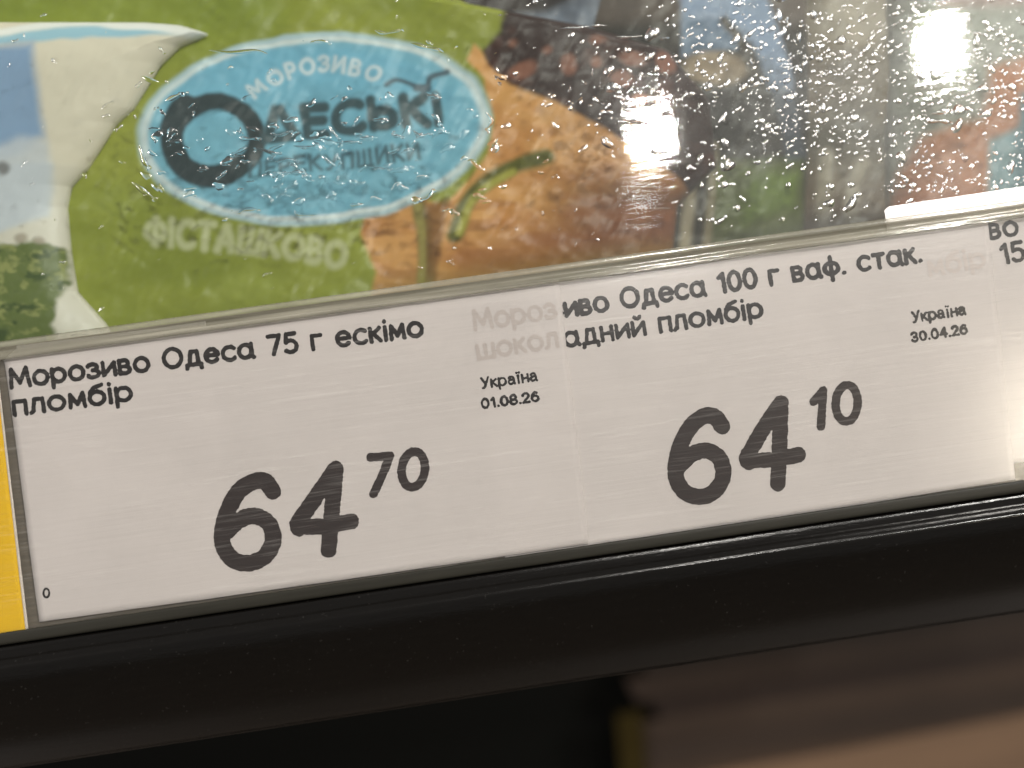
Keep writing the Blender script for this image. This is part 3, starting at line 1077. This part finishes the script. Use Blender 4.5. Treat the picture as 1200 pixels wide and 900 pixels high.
def paint_left(X, Y):
    Xw = X + 4.0 * fbm(X / 35.0, Y / 30.0, 81, 3)
    Yw = Y + 4.0 * fbm(X / 35.0, Y / 30.0, 82, 3)
    p = Print(Xw, Yw, (214, 207, 190))
    p.over(sstep(160, 240, Y) * 0.5, (200, 200, 194))
    p.poly([(-60, 60), (37, 48), (48, 110), (60, 185), (54, 250), (-60, 290)], (186, 196, 206), 6, 0.9)
    p.poly([(-60, 60), (35, 48), (46, 105), (52, 160), (20, 182), (-60, 195)], (118, 152, 192), 5)
    p.ell(105, 78, 190, 62, -2, (212, 214, 208), 3)
    p.poly([(-120, 140), (-120, 40), (-40, 60), (10, 51), (60, 43), (150, 42), (210, 36), (240, 33), (300, 60), (300, 140), (240, 140)], (214, 207, 190), 3, 0.0)
    p.ell(95, 82, 178, 54, -2, (150, 190, 208), 4)
    p.poly([(-140, 62), (36, 47), (120, 42), (215, 36), (260, 40), (260, 190), (-140, 190)], (214, 207, 190), 4)
    p.poly([(-60, 60), (35, 48), (46, 105), (52, 160), (20, 182), (-60, 195)], (130, 158, 192), 9)
    p.poly([(20, 160), (56, 165), (60, 210), (54, 250), (-60, 290), (-60, 190)], (190, 197, 206), 8, 0.85)
    p.strokes([smooth_path([(-140, 52), (-40, 42), (20, 30), (90, 22), (150, 25), (236, 36)], 6)], 4, (226, 228, 226), 3)
    leaf = [(-60, 290), (10, 288), (40, 280), (74, 292), (78, 330), (66, 352), (62, 420), (-60, 420)]
    lm = 1 - sstep(-5, 5, poly_sd(Xw, Yw, leaf) + 6 * fbm(X / 10, Y / 10, 88, 2))
    p.over(lm, (92, 106, 52))
    p.over(lm * sstep(0.0, .4, fbm(X / 14, Y / 9, 83, 3)), (136, 142, 84))
    p.over(lm * sstep(0.1, .4, fbm(X / 17, Y / 12, 84, 3)), (60, 78, 32))
    p.ell(3, 195, 8, 8, 0, (92, 90, 88), 4, 0.8)
    p.ell(24, 279, 7, 6, 0, (150, 140, 124), 3, 0.8)
    p.ell(44, 281, 6, 5, 0, (150, 140, 124), 3, 0.8)
    return p.c


def paint_back(X, Y):
    p = Print(X, Y, (44, 36, 32))
    p.over(sstep(-.1, .4, fbm(X / 60, Y / 30, 91, 3)) * 0.7, (30, 26, 26))
    blue = [(470, 26), (560, 20), (640, 14), (700, -10), (770, -60), (860, -60), (830, 30), (740, 30), (640, 38), (560, 42)]
    p.poly(blue, (112, 122, 138), 8, 0.9)
    p.over((1 - sstep(-6, 6, poly_sd(X, Y, blue))) * sstep(-.1, .4, fbm(X / 24, Y / 18, 92, 3)) * 0.8, (82, 88, 100))
    return p.c


def paint_c(X, Y):
    p = Print(X, Y, (46, 42, 32))
    p.over(sstep(-.2, .3, fbm(X / 40, Y / 60, 101, 3)) * 0.8, (32, 32, 26))
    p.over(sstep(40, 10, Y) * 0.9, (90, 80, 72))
    p.poly([(796, -60), (880, -60), (905, 10), (930, 90), (950, 180), (925, 190), (905, 110), (880, 50), (800, 62)], (128, 146, 172), 6)
    p.poly([(800, 22), (850, 24), (866, 58), (800, 66)], (98, 120, 146), 5)
    p.ell(838, 80, 36, 20, 8, (152, 134, 110), 5)
    p.strokes([smooth_path([(848, 26), (868, 50), (880, 78)], 5)], 6, (58, 52, 42), 4)
    p.poly([(800, 102), (950, 100), (958, 190), (800, 186)], (40, 38, 32), 12, 0.8)
    gm = [(836, 190), (945, 184), (950, 300), (830, 330)]
    p.poly(gm, (84, 94, 42), 10, 0.9)
    p.poly([(880, 205), (940, 200), (930, 240), (870, 262)], (104, 124, 54), 10, 0.8)
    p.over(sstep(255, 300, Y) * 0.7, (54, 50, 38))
    for x_, w_, c_ in ((706, 10, (150, 142, 126)), (738, 8, (150, 142, 126)), (800, 14, (172, 160, 136)), (826, 9, (142, 130, 104))):
        p.strokes([[(x_ + 12, 170), (x_, 330)]], w_ / 2, c_, 5, 0.75 * 1)
    return p.c


def paint_d(X, Y):
    p = Print(X, Y, (116, 104, 86))
    p.over(sstep(-.1, .3, fbm(X / 30, Y / 40, 111, 3)) * 0.7, (106, 98, 84))
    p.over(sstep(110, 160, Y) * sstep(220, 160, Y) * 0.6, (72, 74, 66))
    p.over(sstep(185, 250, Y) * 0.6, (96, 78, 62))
    p.strokes([smooth_path([(1012, 190), (1000, 225), (998, 300)], 5), [(970, 180), (966, 260)]], 8, (168, 160, 144), 5, 0.8)
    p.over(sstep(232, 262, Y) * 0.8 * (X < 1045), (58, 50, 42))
    p.ell(1004, 20, 60, 30, 0, (168, 160, 144), 14, 0.6)
    return p.c


def paint_e(X, Y):
    p = Print(X, Y, (150, 150, 140))
    p.over(sstep(-.2, .4, fbm(X / 50, Y / 30, 121, 3)) * 0.6, (120, 126, 112))
    orange = [(1050, 260), (1058, 200), (1080, 162), (1110, 150), (1150, 140), (1160, 80), (1220, 60), (1220, 140), (1162, 165), (1156, 260)]
    p.poly(orange, (170, 108, 68), 10)
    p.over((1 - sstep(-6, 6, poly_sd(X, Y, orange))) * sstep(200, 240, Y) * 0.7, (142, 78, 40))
    p.poly([(1160, 165), (1240, 130), (1240, 270), (1160, 270)], (110, 142, 152), 6)
    p.poly([(1195, 110), (1260, 100), (1260, 270), (1186, 270)], (70, 104, 116), 8)
    p.poly([(1110, -60), (1240, -60), (1240, 4), (1100, 8)], (152, 120, 112), 8, 0.7)
    return p.c


def curve(pts):
    p = np.array(pts, float)
    return lambda y: np.interp(y, p[:, 1], p[:, 0])


GB = "ice cream packs behind the wet glass"
wrapper("ice_cream_pack", "dark brown pack with a frosted blue band lying behind the green pack", "ice cream pack",
        -75, 110, curve([(455, -75), (470, 110)]), curve([(836, -75), (822, 110)]), -33, 5, paint_back, 21, step=2.5, group=GB)
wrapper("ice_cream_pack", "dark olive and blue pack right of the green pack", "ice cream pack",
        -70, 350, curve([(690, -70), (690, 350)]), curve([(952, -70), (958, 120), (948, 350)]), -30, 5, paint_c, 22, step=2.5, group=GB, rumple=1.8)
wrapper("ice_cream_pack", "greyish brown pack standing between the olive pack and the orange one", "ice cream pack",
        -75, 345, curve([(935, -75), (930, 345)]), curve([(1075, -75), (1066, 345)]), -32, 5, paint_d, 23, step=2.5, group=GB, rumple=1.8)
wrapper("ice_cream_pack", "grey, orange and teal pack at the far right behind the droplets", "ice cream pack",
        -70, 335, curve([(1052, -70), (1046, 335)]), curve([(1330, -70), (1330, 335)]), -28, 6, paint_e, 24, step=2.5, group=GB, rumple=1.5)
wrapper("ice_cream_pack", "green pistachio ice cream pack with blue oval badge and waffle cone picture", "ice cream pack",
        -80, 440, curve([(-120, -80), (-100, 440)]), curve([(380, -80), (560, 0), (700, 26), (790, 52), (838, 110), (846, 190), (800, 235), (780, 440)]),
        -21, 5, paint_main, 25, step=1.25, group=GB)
wrapper("ice_cream_pack", "cream and blue pack with green leaves overlapping the green pack at the left", "ice cream pack",
        18, 440, curve([(-170, 18), (-160, 440)]), curve([(150, 18), (215, 25), (240, 33), (205, 48), (182, 70), (150, 122), (130, 140), (96, 193), (76, 215), (72, 240), (76, 290),
                                                          (84, 340), (118, 378), (150, 440)]),
        -17, 3.5, paint_left, 26, step=1.6, rumple=0.6, group=GB)


# ------------------------------------------------------------------ condensation on the pane
class Drops:
    def __init__(self):
        self.v, self.f, self.n = [], [], 0

    def dome(self, x, y, r, asp, ang, h=0.4, irr=0.22, seg=12, rings=4):
        """x, y, r in photo pixels; the drop sits on the pane's outer face"""
        a = np.linspace(0, 2 * np.pi, seg, endpoint=False)
        ph = rng.random(3) * 6.28
        rad = 1 + irr * (np.sin(2 * a + ph[0]) * .6 + np.sin(3 * a + ph[1]) * .5 + np.sin(5 * a + ph[2]) * .25)
        pts, hh = [], []
        for k in range(rings):
            t = 1 - k / rings
            pts.append(np.stack([np.cos(a) * rad * t * asp, np.sin(a) * rad * t / asp], 1))
            hh.append(np.full(seg, math.sqrt(max(0, 1 - t * t))))
        pts.append(np.zeros((1, 2)))
        hh.append(np.ones(1))
        pts = np.concatenate(pts) * r
        hh = np.concatenate(hh) * h * r * 0.135
        c, s = math.cos(ang), math.sin(ang)
        X = x + pts[:, 0] * c - pts[:, 1] * s
        Y = y + pts[:, 0] * s + pts[:, 1] * c
        u, v = P(X, Y, PANE_N)
        self.v.append(W(u, v, PANE_N + 0.012 + hh))
        o = self.n
        for k in range(rings - 1):
            for j in range(seg):
                self.f.append((o + k * seg + j, o + k * seg + (j + 1) % seg, o + (k + 1) * seg + (j + 1) % seg, o + (k + 1) * seg + j)[::-1])
        top = o + rings * seg
        for j in range(seg):
            self.f.append((o + (rings - 1) * seg + j, o + (rings - 1) * seg + (j + 1) % seg, top)[::-1])
        self.n += rings * seg + 1

    def worm(self, path, r, h=0.4):
        """a run of water along a path of photo pixels, thicker in the middle"""
        p = np.array(smooth_path(path, 5), float)
        k = len(p)
        tan = np.gradient(p, axis=0)
        tan /= np.maximum(np.hypot(tan[:, 0], tan[:, 1])[:, None], 1e-6)
        nor = np.stack([-tan[:, 1], tan[:, 0]], 1)
        t = np.linspace(0, 1, k)
        w = r * np.sqrt(np.clip(1 - (2 * t - 1) ** 4, 0.02, 1)) * (1 + 0.35 * np.sin(t * 9 + rng.random() * 6))
        cs = 7
        a = np.linspace(0, np.pi, cs)
        for i in range(k):
            off = np.cos(a)[:, None] * nor[i] * w[i]
            X = p[i, 0] + off[:, 0]
            Y = p[i, 1] + off[:, 1]
            u, v = P(X, Y, PANE_N)
            self.v.append(W(u, v, PANE_N + 0.012 + np.sin(a) * h * w[i] * 0.135 * 1.4))
        o = self.n
        for i in range(k - 1):
            for j in range(cs - 1):
                self.f.append((o + i * cs + j, o + i * cs + j + 1, o + (i + 1) * cs + j + 1, o + (i + 1) * cs + j))
        self.n += k * cs

    def build(self, name, mat=None):
        return mesh_obj(name, np.concatenate(self.v), self.f, mat or M_WATER, None, smooth=True, origin=W(80, 0, PANE_N))


def top_edge(x):
    return 398 - 0.14 * x


dr = Drops()
# fine beads, dense on the right and round the lamp reflections
placed = []
tries = 0
while len(placed) < 1900 and tries < 60000:
    tries += 1
    x = rng.uniform(560, 1290)
    y = rng.uniform(-50, 300)
    if y > top_edge(x) - 2:
        continue
    d = 0.05 + 0.9 * sstep(690, 900, np.array(x)) * 0.55
    d += 0.55 * math.exp(-((x - 770) ** 2 / 70 ** 2 + (y - 140) ** 2 / 55 ** 2))
    d += 0.75 * math.exp(-((x - 1090) ** 2 / 130 ** 2 + (y - 90) ** 2 / 75 ** 2))
    d += 0.45 * math.exp(-((x - 900) ** 2 / 110 ** 2 + (y - 105) ** 2 / 45 ** 2))
    d *= 1 - 0.75 * sstep(150, 215, np.array(y)) * (1 - sstep(1020, 1090, np.array(x)))
    d *= 0.25 + 0.75 * sstep(-.35, .15, fbm(np.array(x / 55.0), np.array(y / 40.0), 131, 3))
    if rng.random() > d:
        continue
    r = float(np.clip(rng.lognormal(0.55, 0.64), 0.7, 8.5))
    if any((x - a) ** 2 + (y - b) ** 2 < (r + c) ** 2 * 1.0 for a, b, c in placed[-900:]):
        continue
    placed.append((x, y, r))
    dr.dome(x, y, r, rng.uniform(1.0, 1.5), rng.normal(-0.5, 0.7), h=rng.uniform(.35, .6))
sparkling = dr.build("condensation_droplets")
tag(sparkling, "glittering condensation droplets on the right half of the freezer glass", "droplets", kind="stuff")
dr = Drops()
# scattered flecks over the left half
for _ in range(330):
    x = rng.uniform(-20, 720)
    y = rng.uniform(-10, 380)
    if y > top_edge(x) - 3:
        continue
    w = 0.25 + 0.75 * (1 if (60 < y < 230 and x > 120) else 0.3)
    w *= 0.3 + 0.7 * float(sstep(-.2, .3, fbm(np.array(x / 60.0), np.array(y / 45.0), 141, 3)))
    if rng.random() > w:
        continue
    if rng.random() < 0.55:
        dr.dome(x, y, float(np.clip(rng.lognormal(0.3, 0.4), 0.7, 3.2)), rng.uniform(1.1, 1.9), rng.normal(-0.4, 0.6), h=rng.uniform(.35, .6))
    else:
        L = rng.uniform(4, 12)
        a = rng.normal(-0.35, 0.6)
        b = a + rng.normal(0, 0.5)
        dr.worm([(x, y), (x + L * .5 * math.cos(a), y + L * .5 * math.sin(a)), (x + L * .5 * (math.cos(a) + math.cos(b)), y + L * .5 * (math.sin(a) + math.sin(b)))],
                rng.uniform(.8, 1.7))
# low clear blobs over the badge that bend the lettering
for _ in range(115):
    x = rng.uniform(170, 590)
    y = rng.normal(178, 34)
    if 40 < y < 255:
        dr.dome(x, y, rng.uniform(2.2, 6.0), rng.uniform(1.1, 1.9), rng.normal(-0.1, 0.5), h=rng.uniform(.12, .3), irr=.35)
# merged runs one can pick out over the badge, its rim and the spot reflections
runs = [
    ([(245, 59), (270, 61), (300, 59), (313, 63)], 1.8), ([(297, 173), (308, 176), (322, 181), (327, 177)], 1.8), ([(270, 183), (280, 178), (290, 172)], 1.9),
    ([(252, 211), (260, 206), (263, 203)], 1.8), ([(280, 160), (292, 163), (303, 162)], 2.0), ([(316, 155), (328, 158), (340, 154)], 1.6),
    ([(385, 148), (392, 157), (396, 163)], 1.6), ([(394, 169), (408, 168), (420, 165)], 1.7), ([(412, 148), (416, 142), (420, 137)], 1.5),
    ([(483, 152), (492, 158), (505, 156)], 1.9), ([(460, 157), (470, 160)], 1.8), ([(506, 134), (514, 138), (516, 146)], 2.2), ([(345, 171), (362, 173), (375, 169)], 1.5),
    ([(331, 200), (342, 204), (356, 202)], 2.2), ([(322, 190), (335, 187), (346, 188)], 1.6), ([(356, 208), (362, 206)], 2.4), ([(374, 208), (378, 208)], 2.2),
    ([(432, 196), (448, 198), (456, 197)], 1.2), ([(288, 213), (300, 212)], 1.0), ([(178, 158), (183, 164)], 1.8), ([(240, 178), (247, 172)], 1.9),
    ([(162, 170), (168, 185), (174, 195)], 2.4), ([(154, 212), (166, 222), (180, 232)], 2.4), ([(195, 118), (205, 112), (212, 108)], 2.4),
    ([(278, 252), (288, 246), (302, 244)], 1.6), ([(346, 247), (350, 253), (372, 252)], 1.3), ([(410, 240), (424, 238)], 1.6), ([(568, 130), (576, 140), (570, 150)], 2.0),
    ([(490, 238), (504, 233), (508, 224)], 2.0), ([(440, 35), (452, 38), (470, 36)], 1.6), ([(480, 50), (500, 56), (515, 58)], 2.0), ([(362, 50), (375, 48), (385, 51)], 1.4),
    ([(728, 138), (745, 143), (758, 142)], 2.2), ([(752, 127), (762, 122), (766, 117)], 2.4), ([(774, 138), (780, 131), (788, 130)], 2.2), ([(788, 152), (800, 150)], 1.8),
    ([(745, 151), (752, 154)], 1.8), ([(758, 178), (776, 180), (794, 175)], 1.6), ([(735, 222), (755, 221), (772, 219)], 1.6), ([(755, 245), (768, 244), (786, 243)], 1.3),
    ([(730, 262), (750, 264), (765, 262)], 1.2), ([(1090, 134), (1105, 132), (1116, 128)], 2.2), ([(1086, 142), (1102, 143), (1112, 141)], 2.0), ([(1120, 130), (1130, 126), (1138, 127)], 1.8),
    ([(1156, 22), (1162, 30), (1166, 36)], 1.2), ([(1140, 38), (1150, 41), (1156, 40)], 1.8), ([(894, 182), (896, 176), (893, 170)], 1.4), ([(690, 30), (712, 30)], 1.2),
    ([(655, 33), (690, 31)], 1.1), ([(720, 45), (738, 43), (752, 42)], 1.3), ([(772, 45), (784, 44)], 1.5),
    ([(120, 128), (126, 122), (134, 118)], 1.2), ([(60, 68), (64, 72)], 1.5), ([(186, 55), (192, 62)], 1.4), ([(82, 394), (90, 392), (104, 391)], 1.0),
    ([(1075, 245), (1090, 206), (1091, 204)], 0.1),
]
for path, r in runs[:-1]:
    path = [(a + rng.normal(0, .8), b + rng.normal(0, .8)) for a, b in path]
    dr.worm(path, r)
    if rng.random() < 0.6:
        dr.dome(path[-1][0] + 1, path[-1][1] + 1, r * 1.3, 1.2, rng.normal(0, .5), h=.5)
drops = dr.build("water_runs", M_CLEARWATER)
tag(drops, "clear short runs and flecks of water over the blue badge on the glass", "droplets", kind="stuff")
for o in list(scene.objects):
    if '_org' in o:
        del o['_org']
